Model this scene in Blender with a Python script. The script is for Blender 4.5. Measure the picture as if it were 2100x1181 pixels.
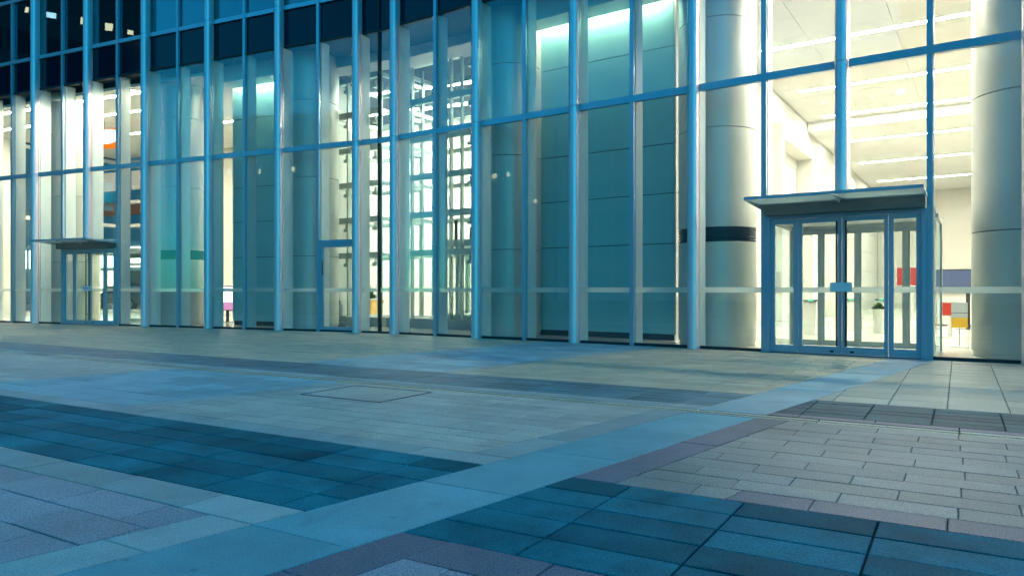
import bpy, bmesh, math, random
from mathutils import Vector, Matrix
random.seed(7)
R = math.radians
for o in list(bpy.data.objects): bpy.data.objects.remove(o)
scene = bpy.context.scene
C = scene.collection

# ------------------------------------------------------------------ camera
F_PX, W_PX = 1440.0, 2100.0
EYE = 1.15
cam_d = bpy.data.cameras.new('camera')
cam = bpy.data.objects.new('camera', cam_d); C.objects.link(cam)
cam_d.sensor_width = 36.0; cam_d.lens = 36.0*F_PX/W_PX
cam_d.shift_y = 4.0/W_PX
cam_d.clip_start = 0.05; cam_d.clip_end = 3000
cam.location = (0, 0, EYE); cam.rotation_euler = (R(90), 0, 0)
scene.camera = cam

# ------------------------------------------------------------------ dusk sky
world = bpy.data.worlds.new('World'); scene.world = world; world.use_nodes = True
wn = world.node_tree.nodes; wl = world.node_tree.links
bg = wn['Background']
sky = wn.new('ShaderNodeTexSky'); sky.sky_type = 'NISHITA'; sky.sun_disc = False
sky.sun_elevation = R(9); sky.sun_rotation = R(-55)
sky.air_density = 1.0; sky.dust_density = 0.3; sky.ozone_density = 6.0
tint = wn.new('ShaderNodeMix'); tint.data_type = 'RGBA'; tint.blend_type = 'MULTIPLY'
tint.inputs[0].default_value = 1.0
tint.inputs[7].default_value = (0.12, 1.02, 0.86, 1)      # cool white balance of the photograph
wl.new(sky.outputs[0], tint.inputs[6]); wl.new(tint.outputs[2], bg.inputs[0])
bg.inputs[1].default_value = 0.15

# the last of the sun, long gone behind the building
sun_d = bpy.data.lights.new('sun', 'SUN'); sun_d.energy = 0.02; sun_d.angle = R(12); sun_d.color = (1.0, 0.9, 0.8)
sun = bpy.data.objects.new('sun', sun_d); C.objects.link(sun)
sun.rotation_euler = (R(81), 0, R(180+55))

vs = scene.view_settings
vs.view_transform = 'Standard'; vs.look = 'None'; vs.gamma = 1.0; vs.exposure = 2.1; vs.use_curve_mapping = False
cy = scene.cycles
cy.max_bounces = 10; cy.diffuse_bounces = 4; cy.glossy_bounces = 4; cy.transmission_bounces = 6
cy.transparent_max_bounces = 40; cy.caustics_reflective = False; cy.caustics_refractive = False
cy.sample_clamp_indirect = 6.0
cy.use_denoising = True
try:
    cy.denoiser = 'OPENIMAGEDENOISE'; cy.denoising_input_passes = 'RGB_ALBEDO_NORMAL'
except Exception: pass

LAMP = 1.2          # master level of the interior lamps

# ------------------------------------------------------------------ frames
# K: where the two wings of the facade meet.  Wing R runs to the right, wing L to the left.
K = Vector((-3.5316, 18.6968, 0))
WING = {'R': (Vector((0.82844, -0.56007, 0)), Vector((0.56007, 0.82844, 0))),
        'L': (Vector((0.91829, -0.39591, 0)), Vector((0.39591, 0.91829, 0)))}
def wp(wing, x, y, z=0.0):
    """wing coordinates (along, inward, up) to world"""
    if wing is None: return Vector((x, y, z))
    u, n = WING[wing]
    return K + u*x + n*y + Vector((0, 0, z))

# ------------------------------------------------------------------ materials
MATS = {}
def new_mat(name):
    m = bpy.data.materials.new(name); m.use_nodes = True
    return m, m.node_tree.nodes, m.node_tree.links
def principled(name, col, rough=0.5, metal=0.0, var=0.0, scale=3.0, bump=0.0, bscale=60.0, spec=None, rvar=0.0):
    m, n, l = new_mat(name)
    b = n['Principled BSDF']
    b.inputs['Base Color'].default_value = (*col, 1); b.inputs['Roughness'].default_value = rough
    b.inputs['Metallic'].default_value = metal
    if spec is not None: b.inputs['Specular IOR Level'].default_value = spec
    tc = n.new('ShaderNodeTexCoord')
    if var > 0:
        nz = n.new('ShaderNodeTexNoise'); nz.inputs['Scale'].default_value = scale; nz.inputs['Detail'].default_value = 5
        l.new(tc.outputs['Object'], nz.inputs['Vector'])
        mx = n.new('ShaderNodeMix'); mx.data_type = 'RGBA'
        mx.inputs[6].default_value = (*[c*(1-var) for c in col], 1)
        mx.inputs[7].default_value = (*[min(1, c*(1+var)) for c in col], 1)
        l.new(nz.outputs['Fac'], mx.inputs[0]); l.new(mx.outputs[2], b.inputs['Base Color'])
        if rvar > 0:
            mr = n.new('ShaderNodeMapRange'); mr.inputs['To Min'].default_value = max(0, rough-rvar); mr.inputs['To Max'].default_value = rough+rvar
            l.new(nz.outputs['Fac'], mr.inputs['Value']); l.new(mr.outputs[0], b.inputs['Roughness'])
    if bump > 0:
        nb = n.new('ShaderNodeTexNoise'); nb.inputs['Scale'].default_value = bscale; nb.inputs['Detail'].default_value = 3
        l.new(tc.outputs['Object'], nb.inputs['Vector'])
        bp = n.new('ShaderNodeBump'); bp.inputs['Strength'].default_value = bump; bp.inputs['Distance'].default_value = 0.01
        l.new(nb.outputs['Fac'], bp.inputs['Height']); l.new(bp.outputs[0], b.inputs['Normal'])
    MATS[name] = m; return m
def emit(name, col, strength):
    m, n, l = new_mat(name)
    n.remove(n['Principled BSDF'])
    e = n.new('ShaderNodeEmission'); e.inputs[0].default_value = (*col, 1); e.inputs[1].default_value = strength
    l.new(e.outputs[0], n['Material Output'].inputs[0]); MATS[name] = m; return m
def glass(name, r0, tintc, wavy=0.0, frost=0.0, frostc=(0.7, 0.75, 0.7)):
    m, n, l = new_mat(name); n.remove(n['Principled BSDF'])
    lw = n.new('ShaderNodeLayerWeight'); lw.inputs[0].default_value = 0.5
    pw = n.new('ShaderNodeMath'); pw.operation = 'POWER'; pw.inputs[1].default_value = 5
    l.new(lw.outputs['Facing'], pw.inputs[0])
    mr = n.new('ShaderNodeMapRange'); mr.inputs['To Min'].default_value = r0; mr.inputs['To Max'].default_value = 0.95
    l.new(pw.outputs[0], mr.inputs['Value'])
    t = n.new('ShaderNodeBsdfTransparent'); t.inputs[0].default_value = (*tintc, 1)
    g = n.new('ShaderNodeBsdfGlossy'); g.inputs['Roughness'].default_value = 0.0; g.inputs[0].default_value = (0.8, 0.96, 1, 1)
    if wavy > 0:
        tc = n.new('ShaderNodeTexCoord'); nb = n.new('ShaderNodeTexNoise'); nb.inputs['Scale'].default_value = 0.9; nb.inputs['Detail'].default_value = 1
        l.new(tc.outputs['Object'], nb.inputs['Vector'])
        bp = n.new('ShaderNodeBump'); bp.inputs['Strength'].default_value = wavy; bp.inputs['Distance'].default_value = 0.02
        l.new(nb.outputs['Fac'], bp.inputs['Height']); l.new(bp.outputs[0], g.inputs['Normal'])
    src = t.outputs[0]
    if frost > 0:
        d = n.new('ShaderNodeBsdfDiffuse'); d.inputs[0].default_value = (*frostc, 1)
        tr = n.new('ShaderNodeBsdfTranslucent'); tr.inputs[0].default_value = (*frostc, 1)
        m1 = n.new('ShaderNodeMixShader'); m1.inputs[0].default_value = 0.68
        l.new(d.outputs[0], m1.inputs[1]); l.new(tr.outputs[0], m1.inputs[2])
        m2 = n.new('ShaderNodeMixShader'); m2.inputs[0].default_value = frost
        l.new(t.outputs[0], m2.inputs[1]); l.new(m1.outputs[0], m2.inputs[2]); src = m2.outputs[0]
    ms = n.new('ShaderNodeMixShader'); l.new(mr.outputs[0], ms.inputs[0]); l.new(src, ms.inputs[1]); l.new(g.outputs[0], ms.inputs[2])
    l.new(ms.outputs[0], n['Material Output'].inputs[0]); MATS[name] = m; return m
def stone(name, col, speck=0.5, rough=0.5, spec=0.22, scale=130.0, blotch=0.18, bump=0.15, tintvar=0.16):
    """granite / slate paving: per-piece tint from the 'tint' attribute, speckle, blotches and stains"""
    m, n, l = new_mat(name); b = n['Principled BSDF']
    tc = n.new('ShaderNodeTexCoord'); geo = n.new('ShaderNodeNewGeometry')
    at = n.new('ShaderNodeAttribute'); at.attribute_name = 'tint'
    v = n.new('ShaderNodeTexNoise'); v.inputs['Scale'].default_value = scale; v.inputs['Detail'].default_value = 2; v.inputs['Roughness'].default_value = 0.8
    l.new(geo.outputs['Position'], v.inputs['Vector'])
    r1 = n.new('ShaderNodeMapRange'); r1.inputs['From Min'].default_value = 0.3; r1.inputs['From Max'].default_value = 0.7
    r1.inputs['To Min'].default_value = 1-speck; r1.inputs['To Max'].default_value = 1+speck; l.new(v.outputs['Fac'], r1.inputs['Value'])
    w = n.new('ShaderNodeTexNoise'); w.inputs['Scale'].default_value = 1.7; w.inputs['Detail'].default_value = 6; w.inputs['Roughness'].default_value = 0.65
    l.new(geo.outputs['Position'], w.inputs['Vector'])
    r2 = n.new('ShaderNodeMapRange'); r2.inputs['From Min'].default_value = 0.25; r2.inputs['From Max'].default_value = 0.75
    r2.inputs['To Min'].default_value = 1-blotch*1.6; r2.inputs['To Max'].default_value = 1+blotch; l.new(w.outputs['Fac'], r2.inputs['Value'])
    st = n.new('ShaderNodeTexNoise'); st.inputs['Scale'].default_value = 0.55; st.inputs['Detail'].default_value = 8; st.inputs['Roughness'].default_value = 0.7; st.inputs['Distortion'].default_value = 0.6
    l.new(geo.outputs['Position'], st.inputs['Vector'])
    r4 = n.new('ShaderNodeMapRange'); r4.inputs['From Min'].default_value = 0.56; r4.inputs['From Max'].default_value = 0.72
    r4.inputs['To Min'].default_value = 1.0; r4.inputs['To Max'].default_value = 0.66; l.new(st.outputs['Fac'], r4.inputs['Value'])
    gm = n.new('ShaderNodeTexVoronoi'); gm.inputs['Scale'].default_value = 2.6; l.new(geo.outputs['Position'], gm.inputs['Vector'])
    r5 = n.new('ShaderNodeMapRange'); r5.inputs['From Min'].default_value = 0.035; r5.inputs['From Max'].default_value = 0.055
    r5.inputs['To Min'].default_value = 0.72; r5.inputs['To Max'].default_value = 1.0; l.new(gm.outputs['Distance'], r5.inputs['Value'])
    m0 = n.new('ShaderNodeMath'); m0.operation = 'MULTIPLY'; l.new(r4.outputs[0], m0.inputs[0]); l.new(r5.outputs[0], m0.inputs[1])
    r3 = n.new('ShaderNodeMapRange'); r3.inputs['To Min'].default_value = 1-tintvar; r3.inputs['To Max'].default_value = 1+tintvar
    l.new(at.outputs['Fac'], r3.inputs['Value'])
    m1 = n.new('ShaderNodeMath'); m1.operation = 'MULTIPLY'; l.new(r1.outputs[0], m1.inputs[0]); l.new(r2.outputs[0], m1.inputs[1])
    m2 = n.new('ShaderNodeMath'); m2.operation = 'MULTIPLY'; l.new(m1.outputs[0], m2.inputs[0]); l.new(r3.outputs[0], m2.inputs[1])
    m3 = n.new('ShaderNodeMath'); m3.operation = 'MULTIPLY'; l.new(m2.outputs[0], m3.inputs[0]); l.new(m0.outputs[0], m3.inputs[1])
    mc = n.new('ShaderNodeVectorMath'); mc.operation = 'SCALE'; mc.inputs[0].default_value = col
    l.new(m3.outputs[0], mc.inputs['Scale']); l.new(mc.outputs[0], b.inputs['Base Color'])
    rr = n.new('ShaderNodeMapRange'); rr.inputs['To Min'].default_value = rough-0.12; rr.inputs['To Max'].default_value = rough+0.12
    l.new(w.outputs['Fac'], rr.inputs['Value']); l.new(rr.outputs[0], b.inputs['Roughness'])
    b.inputs['Specular IOR Level'].default_value = spec
    bp = n.new('ShaderNodeBump'); bp.inputs['Strength'].default_value = bump; bp.inputs['Distance'].default_value = 0.004
    l.new(v.outputs['Fac'], bp.inputs['Height']); l.new(bp.outputs[0], b.inputs['Normal'])
    MATS[name] = m; return m

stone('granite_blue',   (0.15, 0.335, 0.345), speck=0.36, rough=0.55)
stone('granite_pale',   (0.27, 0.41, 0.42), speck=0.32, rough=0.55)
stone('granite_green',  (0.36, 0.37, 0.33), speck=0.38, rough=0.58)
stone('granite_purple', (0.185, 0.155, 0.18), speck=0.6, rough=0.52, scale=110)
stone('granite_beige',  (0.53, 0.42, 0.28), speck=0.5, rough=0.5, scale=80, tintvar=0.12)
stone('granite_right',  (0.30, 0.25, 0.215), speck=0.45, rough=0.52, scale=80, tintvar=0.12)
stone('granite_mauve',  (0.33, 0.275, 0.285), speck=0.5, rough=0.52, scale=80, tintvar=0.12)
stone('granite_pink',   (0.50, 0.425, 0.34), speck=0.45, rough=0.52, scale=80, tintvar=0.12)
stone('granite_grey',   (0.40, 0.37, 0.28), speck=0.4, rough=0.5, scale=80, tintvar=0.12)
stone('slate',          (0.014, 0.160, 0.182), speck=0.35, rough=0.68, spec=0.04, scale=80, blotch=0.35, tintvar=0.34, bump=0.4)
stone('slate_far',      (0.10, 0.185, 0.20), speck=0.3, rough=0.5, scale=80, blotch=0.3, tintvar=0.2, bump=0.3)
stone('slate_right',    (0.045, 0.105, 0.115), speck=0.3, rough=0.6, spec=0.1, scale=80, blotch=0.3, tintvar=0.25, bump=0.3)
stone('joint',          (0.050, 0.054, 0.055), speck=0.3, rough=0.9)
principled('aluminium',   (0.33, 0.43, 0.50), rough=0.33, metal=0.45, var=0.05, scale=2.0)
principled('aluminium_pale', (0.74, 0.60, 0.62), rough=0.34, metal=0.45, var=0.05, scale=2.0)
principled('fin_paint',   (0.62, 0.66, 0.64), rough=0.45, var=0.04)
principled('gasket',      (0.012, 0.014, 0.018), rough=0.6)
principled('dark_beam',   (0.11, 0.13, 0.14), rough=0.5, metal=0.3)
principled('spandrel',    (0.004, 0.008, 0.020), rough=0.10, spec=0.18)
principled('dark_room',   (0.03, 0.04, 0.05), rough=0.9)
principled('pocket_shade',      (0.05, 0.06, 0.065), rough=0.9)  # dark colour stands in for the shade of an unlit ceiling recess
principled('white_paint', (0.57, 0.57, 0.545), rough=0.6, var=0.03, scale=0.7)
principled('cream_wall',  (0.58, 0.57, 0.52), rough=0.55, var=0.04, scale=0.6)
principled('stone_panel', (0.23, 0.53, 0.54), rough=0.38, var=0.06, scale=1.2)
principled('column_metal',(0.54, 0.54, 0.50), rough=0.38, metal=0.3, var=0.06, scale=1.1)
principled('louvre',      (0.02, 0.025, 0.03), rough=0.35, metal=0.5)
principled('floor_stone', (0.50, 0.49, 0.43), rough=0.16, var=0.06, scale=1.5)
principled('steel',       (0.50, 0.57, 0.53), rough=0.45, metal=0.4, var=0.1)
principled('concrete',    (0.36, 0.38, 0.36), rough=0.8, var=0.15, scale=4)
principled('inner_frame', (0.60, 0.62, 0.56), rough=0.5, metal=0.2)
principled('plate_grey',  (0.52, 0.60, 0.64), rough=0.4)
principled('plate_ink',   (0.12, 0.2, 0.33), rough=0.5)
principled('wood',        (0.55, 0.33, 0.11), rough=0.5, var=0.2, scale=8)
principled('leaf',        (0.06, 0.13, 0.03), rough=0.6, var=0.3, scale=20)
principled('soil',        (0.05, 0.035, 0.02), rough=0.9)
principled('yellow_panel',(0.75, 0.45, 0.03), rough=0.5)
principled('black_metal', (0.02, 0.02, 0.022), rough=0.4)
principled('car_white',   (0.75, 0.76, 0.78), rough=0.25)
principled('car_grey',    (0.18, 0.2, 0.23), rough=0.25)
principled('rubber',      (0.015, 0.015, 0.016), rough=0.8)
principled('asphalt',     (0.05, 0.05, 0.052), rough=0.85, var=0.2, scale=5)
principled('block_win',   (0.30, 0.33, 0.36), rough=0.5)
principled('block_wall',  (0.46, 0.47, 0.48), rough=0.8, var=0.2, scale=0.2)
principled('tower_wall',  (0.035, 0.04, 0.05), rough=0.6, var=0.2, scale=0.1)
principled('shop_wall',   (0.45, 0.44, 0.42), rough=0.8, var=0.15, scale=0.4)
principled('brass',       (0.5, 0.42, 0.24), rough=0.4, metal=0.7)
glass('glass', 0.042, (0.965, 0.985, 0.96), wavy=0.06)
glass('glass_dark', 0.11, (0.55, 0.7, 0.75), wavy=0.10)
glass('glass_clear', 0.05, (0.96, 0.99, 0.97))
glass('glass_canopy', 0.06, (0.80, 0.92, 0.86), frost=0.85, frostc=(0.84, 0.92, 0.85))
glass('film', 0.03, (0.9, 0.95, 0.93), frost=0.86, frostc=(0.95, 0.95, 0.90))
WARM = (1.0, 0.95, 0.80)
emit('lamp_warm', WARM, 35*LAMP)
emit('lamp_cove', (1.0, 0.92, 0.66), 18*LAMP)
emit('lamp_lift', (0.90, 1.0, 0.82), 29*LAMP)
emit('lamp_left', (1.0, 0.94, 0.74), 24*LAMP)
emit('spot', (1.0, 0.97, 0.85), 60)
emit('shop_light', (0.70, 1.0, 0.98), 1.6)
emit('screen_red', (1.0, 0.12, 0.06), 0.19)
emit('screen_blue', (0.28, 0.34, 0.50), 0.16)
emit('screen_pink', (0.95, 0.40, 0.75), 0.22)
emit('screen_white', (0.8, 0.85, 1.0), 1.2)
emit('sign_white', (1.0, 0.95, 0.85), 0.4)
emit('sign_orange', (1.0, 0.22, 0.01), 0.27)
emit('led_green', (0.05, 1.0, 0.55), 0.9)
emit('win_warm', (1.0, 0.8, 0.5), 1.2)
emit('win_dim', (1.0, 0.93, 0.78), 0.13)
emit('fascia_orange', (0.9, 0.5, 0.3), 0.03)
emit('win_cool', (0.6, 0.9, 1.0), 1.2)

# ------------------------------------------------------------------ mesh building
ORIG = {}
class MB:
    def __init__(s): s.v = []; s.f = []
    def add(s, vs, fs):
        o = len(s.v); s.v += [Vector(p) for p in vs]; s.f += [tuple(i+o for i in f) for f in fs]; return s
    def box(s, x0, x1, y0, y1, z0, z1):
        x0, x1 = min(x0, x1), max(x0, x1); y0, y1 = min(y0, y1), max(y0, y1); z0, z1 = min(z0, z1), max(z0, z1)
        return s.add([(x0,y0,z0),(x1,y0,z0),(x1,y1,z0),(x0,y1,z0),(x0,y0,z1),(x1,y0,z1),(x1,y1,z1),(x0,y1,z1)],
                     [(0,3,2,1),(4,5,6,7),(0,1,5,4),(1,2,6,5),(2,3,7,6),(3,0,4,7)])
    def prism(s, poly, z0, z1):
        n = len(poly)
        a = sum(poly[i][0]*poly[(i+1)%n][1]-poly[(i+1)%n][0]*poly[i][1] for i in range(n))
        if a < 0: poly = poly[::-1]
        return s.add([(x, y, z0) for x, y in poly]+[(x, y, z1) for x, y in poly],
                     [tuple(range(n-1, -1, -1)), tuple(range(n, 2*n))]+[(i, (i+1)%n, n+(i+1)%n, n+i) for i in range(n)])
    def lathe(s, cx, cy, prof, n=32):
        """prof: list of (r, z) bottom to top"""
        vs = []; fs = []
        for r, z in prof:
            for k in range(n):
                a = 2*math.pi*k/n; vs.append((cx+r*math.cos(a), cy+r*math.sin(a), z))
        for i in range(len(prof)-1):
            for k in range(n):
                fs.append((i*n+k, i*n+(k+1)%n, (i+1)*n+(k+1)%n, (i+1)*n+k))
        fs.append(tuple(range(n-1, -1, -1))); fs.append(tuple(range((len(prof)-1)*n, len(prof)*n)))
        return s.add(vs, fs)
    def tube(s, p, q, r, n=8):
        p, q = Vector(p), Vector(q); d = (q-p).normalized()
        a = d.orthogonal().normalized(); b = d.cross(a)
        vs = [c+a*(r*math.cos(2*math.pi*k/n))+b*(r*math.sin(2*math.pi*k/n)) for c in (p, q) for k in range(n)]
        return s.add(vs, [(k, (k+1)%n, n+(k+1)%n, n+k) for k in range(n)]+[tuple(range(n-1,-1,-1)), tuple(range(n, 2*n))])
    def beam(s, p, q, hw, hz):
        """square bar between two points in the horizontal plane"""
        p, q = Vector(p), Vector(q); d = (q-p).normalized(); a = Vector((-d.y, d.x, 0)).normalized()*hw; b = Vector((0, 0, hz))
        vs = [c+i*a+j*b for c in (p, q) for i, j in ((-1,-1),(1,-1),(1,1),(-1,1))]
        return s.add(vs, [(0,1,2,3),(7,6,5,4),(0,4,5,1),(1,5,6,2),(2,6,7,3),(3,7,4,0)])
    def build(s, name, mat, parent=None, wing=None, smooth=False, tint=None):
        org = ORIG.get(parent.name, Vector()) if parent else Vector()
        me = bpy.data.meshes.new(name)
        pts = [wp(wing, *p)-org for p in s.v]
        if parent is None:
            lo = Vector((sum(p.x for p in pts)/len(pts), sum(p.y for p in pts)/len(pts), min(p.z for p in pts)))
            pts = [p-lo for p in pts]
        me.from_pydata(pts, [], s.f)
        me.materials.append(MATS[mat])
        if smooth:
            me.polygons.foreach_set('use_smooth', [True]*len(me.polygons))
            try: me.set_sharp_from_angle(angle=R(35))
            except Exception: pass
        if tint is not None:
            at = me.attributes.new('tint', 'FLOAT', 'FACE')
            at.data.foreach_set('value', tint if isinstance(tint, list) else [tint]*len(me.polygons))
        me.update()
        o = bpy.data.objects.new(name, me); C.objects.link(o)
        if parent is None: o.location = lo; ORIG[o.name] = lo
        else: o.parent = parent; ORIG[o.name] = org
        return o
def B(*a): return MB().box(*a)
def tag(o, label=None, cat=None, group=None, kind=None):
    if label: o['label'] = label
    if cat: o['category'] = cat
    if group: o['group'] = group
    if kind: o['kind'] = kind
    return o
def empty(name, loc, label=None, cat=None, group=None, kind=None):
    o = bpy.data.objects.new(name, None); C.objects.link(o); o.location = loc; o.empty_display_size = 0.2
    ORIG[o.name] = Vector(loc); return tag(o, label, cat, group, kind)

# ------------------------------------------------------------------ ground and paving
tag(B(-400, 400, -400, 600, -0.5, -0.022).build('ground', 'joint', tint=0.5), kind='structure')
pave = empty('plaza_pavement', (0, 6, 0), kind='structure')
A1 = R(150.6); A2 = R(57.5); AA = R(47.5)
e1 = Vector((math.cos(A1), math.sin(A1))); nq = Vector((math.sin(A1)*1.0, -math.cos(A1))); nq = nq if nq.y > 0 else -nq
d2 = Vector((math.cos(A2), math.sin(A2))); m2 = d2/d2.dot(nq)
na = Vector((-math.sin(AA), math.cos(AA))); dA = Vector((math.cos(AA), math.sin(AA)))
def clip(poly, n, off, keep_less=True):
    out = []
    sgn = 1 if keep_less else -1
    for i in range(len(poly)):
        p, q = poly[i], poly[(i+1) % len(poly)]
        dp, dq = sgn*(n.dot(p)-off), sgn*(n.dot(q)-off)
        if dp <= 0: out.append(p)
        if (dp < 0 < dq) or (dq < 0 < dp): out.append(p+(q-p)*(dp/(dp-dq)))
    return out
def inset(poly, d):
    c = poly
    n = len(poly)
    ar = sum(poly[i].x*poly[(i+1)%n].y-poly[(i+1)%n].x*poly[i].y for i in range(n))
    if ar < 0: poly = poly[::-1]
    for i in range(n):
        p, q = poly[i], poly[(i+1) % n]
        ed = q-p
        if ed.length < 1e-5: continue
        nn = Vector((ed.y, -ed.x)).normalized()
        c = clip(c, nn, nn.dot(p)-d)
        if len(c) < 3: return []
    # drop duplicate points
    o = []
    for p in c:
        if not o or (p-o[-1]).length > 1e-4: o.append(p)
    if len(o) > 2 and (o[0]-o[-1]).length < 1e-4: o.pop()
    ar = sum(o[i].x*o[(i+1)%len(o)].y-o[(i+1)%len(o)].x*o[i].y for i in range(len(o))) if len(o) > 2 else 0
    if ar < 0: o = o[::-1]
    return o if abs(ar) > 0.0012 else []
nRf = Vector((0.56007, 0.82844)); nLf = Vector((0.39591, 0.91829)); K2 = Vector((K.x, K.y))
TILES = []      # (screen size, kind, material, polygon)
def proj(p, z=0.0):
    if p.y < 0.3: return None
    return (1050+F_PX*p.x/p.y, 594.5+F_PX*(EYE-z)/p.y)
def region(kind, mat, length, row, bond, q0, q1, a0, a1, joint=0.0065, shift=0.0, axis='q', nrows=None):
    """running-bond or stacked pieces between two lines of each family"""
    if axis == 'q':
        rows = nrows or max(1, round((q1-q0)/row)); rw = (q1-q0)/rows
        ne, ee, mm = nq, e1, m2; lo = q0
        tr = range(-60, 70)
    else:
        rows = nrows or max(1, round((a1-a0)/row)); rw = (a1-a0)/rows
        ne, ee = na, dA; mm = e1/e1.dot(na); lo = a0
        tr = range(-20, 60)
    for k in range(rows):
        off = shift + (bond*k % 1.0)*length + (random.uniform(-0.06, 0.06)*length if bond else 0)
        for j in tr:
            t0 = j*length+off; t1 = t0+length
            r0, r1 = lo+k*rw, lo+(k+1)*rw
            poly = [ee*t0+mm*r0, ee*t1+mm*r0, ee*t1+mm*r1, ee*t0+mm*r1]
            if max(p.y for p in poly) < 0.8 or min(p.x for p in poly) > 24 or max(p.x for p in poly) < -34: continue
            c = (poly[0]+poly[2])/2
            if c.y < 32 and abs(c.x) > 0.98*abs(c.y)+4: continue
            poly = clip(clip(poly, nq, q0, False), nq, q1)
            if len(poly) < 3: continue
            poly = clip(clip(poly, na, a0, False), na, a1)
            if len(poly) < 3: continue
            poly = clip(poly, nRf, nRf.dot(K2)-0.03)
            if len(poly) < 3: continue
            poly = clip(poly, nLf, nLf.dot(K2)-0.03)
            if len(poly) < 3: continue
            poly = inset(poly, joint/2)
            if len(poly) < 3: continue
            TILES.append((kind, mat, poly))
BIG = 90
NEAR = -6
# band A, the long pale diagonal strip, right across the plaza (interrupted by the drain)
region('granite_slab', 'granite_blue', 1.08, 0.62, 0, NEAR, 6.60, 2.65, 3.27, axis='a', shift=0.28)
region('granite_slab', 'granite_pale', 1.08, 0.62, 0, 6.80, BIG, 2.65, 3.27, axis='a', shift=0.28)  # far stretch paler: brightness at grazing view put into the stone colour
# right of band A
region('granite_tile', 'granite_purple', 1.0, 0.27, 0, NEAR, 2.66, 2.38, 2.65, axis='a', shift=0.1)
region('granite_tile', 'granite_purple', 0.62, 0.26, 0, 2.40, 2.66, -BIG, 2.38, shift=0.2)
region('granite_tile', 'granite_mauve', 0.60, 0.29, 0.5, NEAR, 2.40, -BIG, 2.38)
region('slate_tile', 'slate', 0.645, 0.256, 0, 2.66, 3.94, -BIG, 2.65, shift=0.34, joint=0.011, nrows=5)
region('granite_tile', 'granite_purple', 0.62, 0.23, 0, 3.94, 4.17, -BIG, 1.75, shift=0.05)
region('granite_tile', 'granite_right', 0.62, 0.23, 0, 3.94, 4.17, 1.75, 2.38, shift=0.05)
region('granite_tile', 'granite_purple', 1.0, 0.27, 0, 3.94, 6.60, 2.38, 2.65, axis='a', shift=0.4)
region('granite_tile', 'granite_right', 0.56, 0.221, 0.5, 4.17, 6.60, -BIG, 2.38, nrows=11, joint=0.005)
# left of band A
region('granite_tile', 'granite_green', 0.9, 0.29, 0, NEAR, 2.38, 3.27, 3.58, axis='a', shift=0.15)
region('granite_tile', 'granite_mauve', 0.62, 0.29, 0.42, NEAR, 2.38, 3.58, BIG, nrows=29)
region('granite_tile', 'granite_green', 0.80, 0.28, 0, 2.38, 2.66, 3.27, BIG, shift=0.3)
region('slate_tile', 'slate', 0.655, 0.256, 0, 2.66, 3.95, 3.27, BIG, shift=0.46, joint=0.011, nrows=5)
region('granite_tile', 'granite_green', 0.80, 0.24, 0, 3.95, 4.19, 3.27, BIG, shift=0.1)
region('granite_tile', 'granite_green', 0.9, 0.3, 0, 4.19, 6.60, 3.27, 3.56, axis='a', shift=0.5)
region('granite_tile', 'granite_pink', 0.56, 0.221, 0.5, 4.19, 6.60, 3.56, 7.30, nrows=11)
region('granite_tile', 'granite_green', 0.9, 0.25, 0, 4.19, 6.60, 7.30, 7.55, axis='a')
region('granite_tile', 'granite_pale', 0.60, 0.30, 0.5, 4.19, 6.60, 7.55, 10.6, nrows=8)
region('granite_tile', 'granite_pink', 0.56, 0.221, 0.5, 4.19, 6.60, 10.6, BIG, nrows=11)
# slot drain across everything
region('drain_stone', 'granite_beige', 1.05, 0.06, 0, 6.60, 6.665, -BIG, BIG, joint=0.012)
region('drain_stone', 'granite_beige', 1.05, 0.10, 0, 6.69, 6.78, -BIG, BIG, joint=0.012)
# far side of the drain
region('granite_tile', 'granite_purple', 0.62, 0.16, 0, 6.80, 6.95, -BIG, 2.65)
region('slate_tile', 'slate_right', 0.52, 0.205, 0, 6.95, 7.97, -BIG, 2.65, joint=0.011, nrows=5, shift=0.2)
region('granite_tile', 'granite_grey', 0.505, 0.45, 0, 7.97, BIG, -BIG, 2.65, shift=0.1, nrows=182)
region('granite_tile', 'granite_green', 0.80, 0.25, 0, 6.80, 7.05, 3.27, BIG)
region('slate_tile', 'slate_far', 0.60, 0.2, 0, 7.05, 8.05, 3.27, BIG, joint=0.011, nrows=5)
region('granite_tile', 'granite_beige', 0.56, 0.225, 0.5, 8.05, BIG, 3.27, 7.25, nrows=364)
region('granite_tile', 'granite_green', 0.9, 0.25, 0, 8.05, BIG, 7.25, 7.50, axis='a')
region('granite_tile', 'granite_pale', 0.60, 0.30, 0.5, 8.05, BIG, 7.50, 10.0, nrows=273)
region('granite_tile', 'granite_beige', 0.56, 0.225, 0.5, 8.05, BIG, 10.0, BIG, nrows=364)

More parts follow.
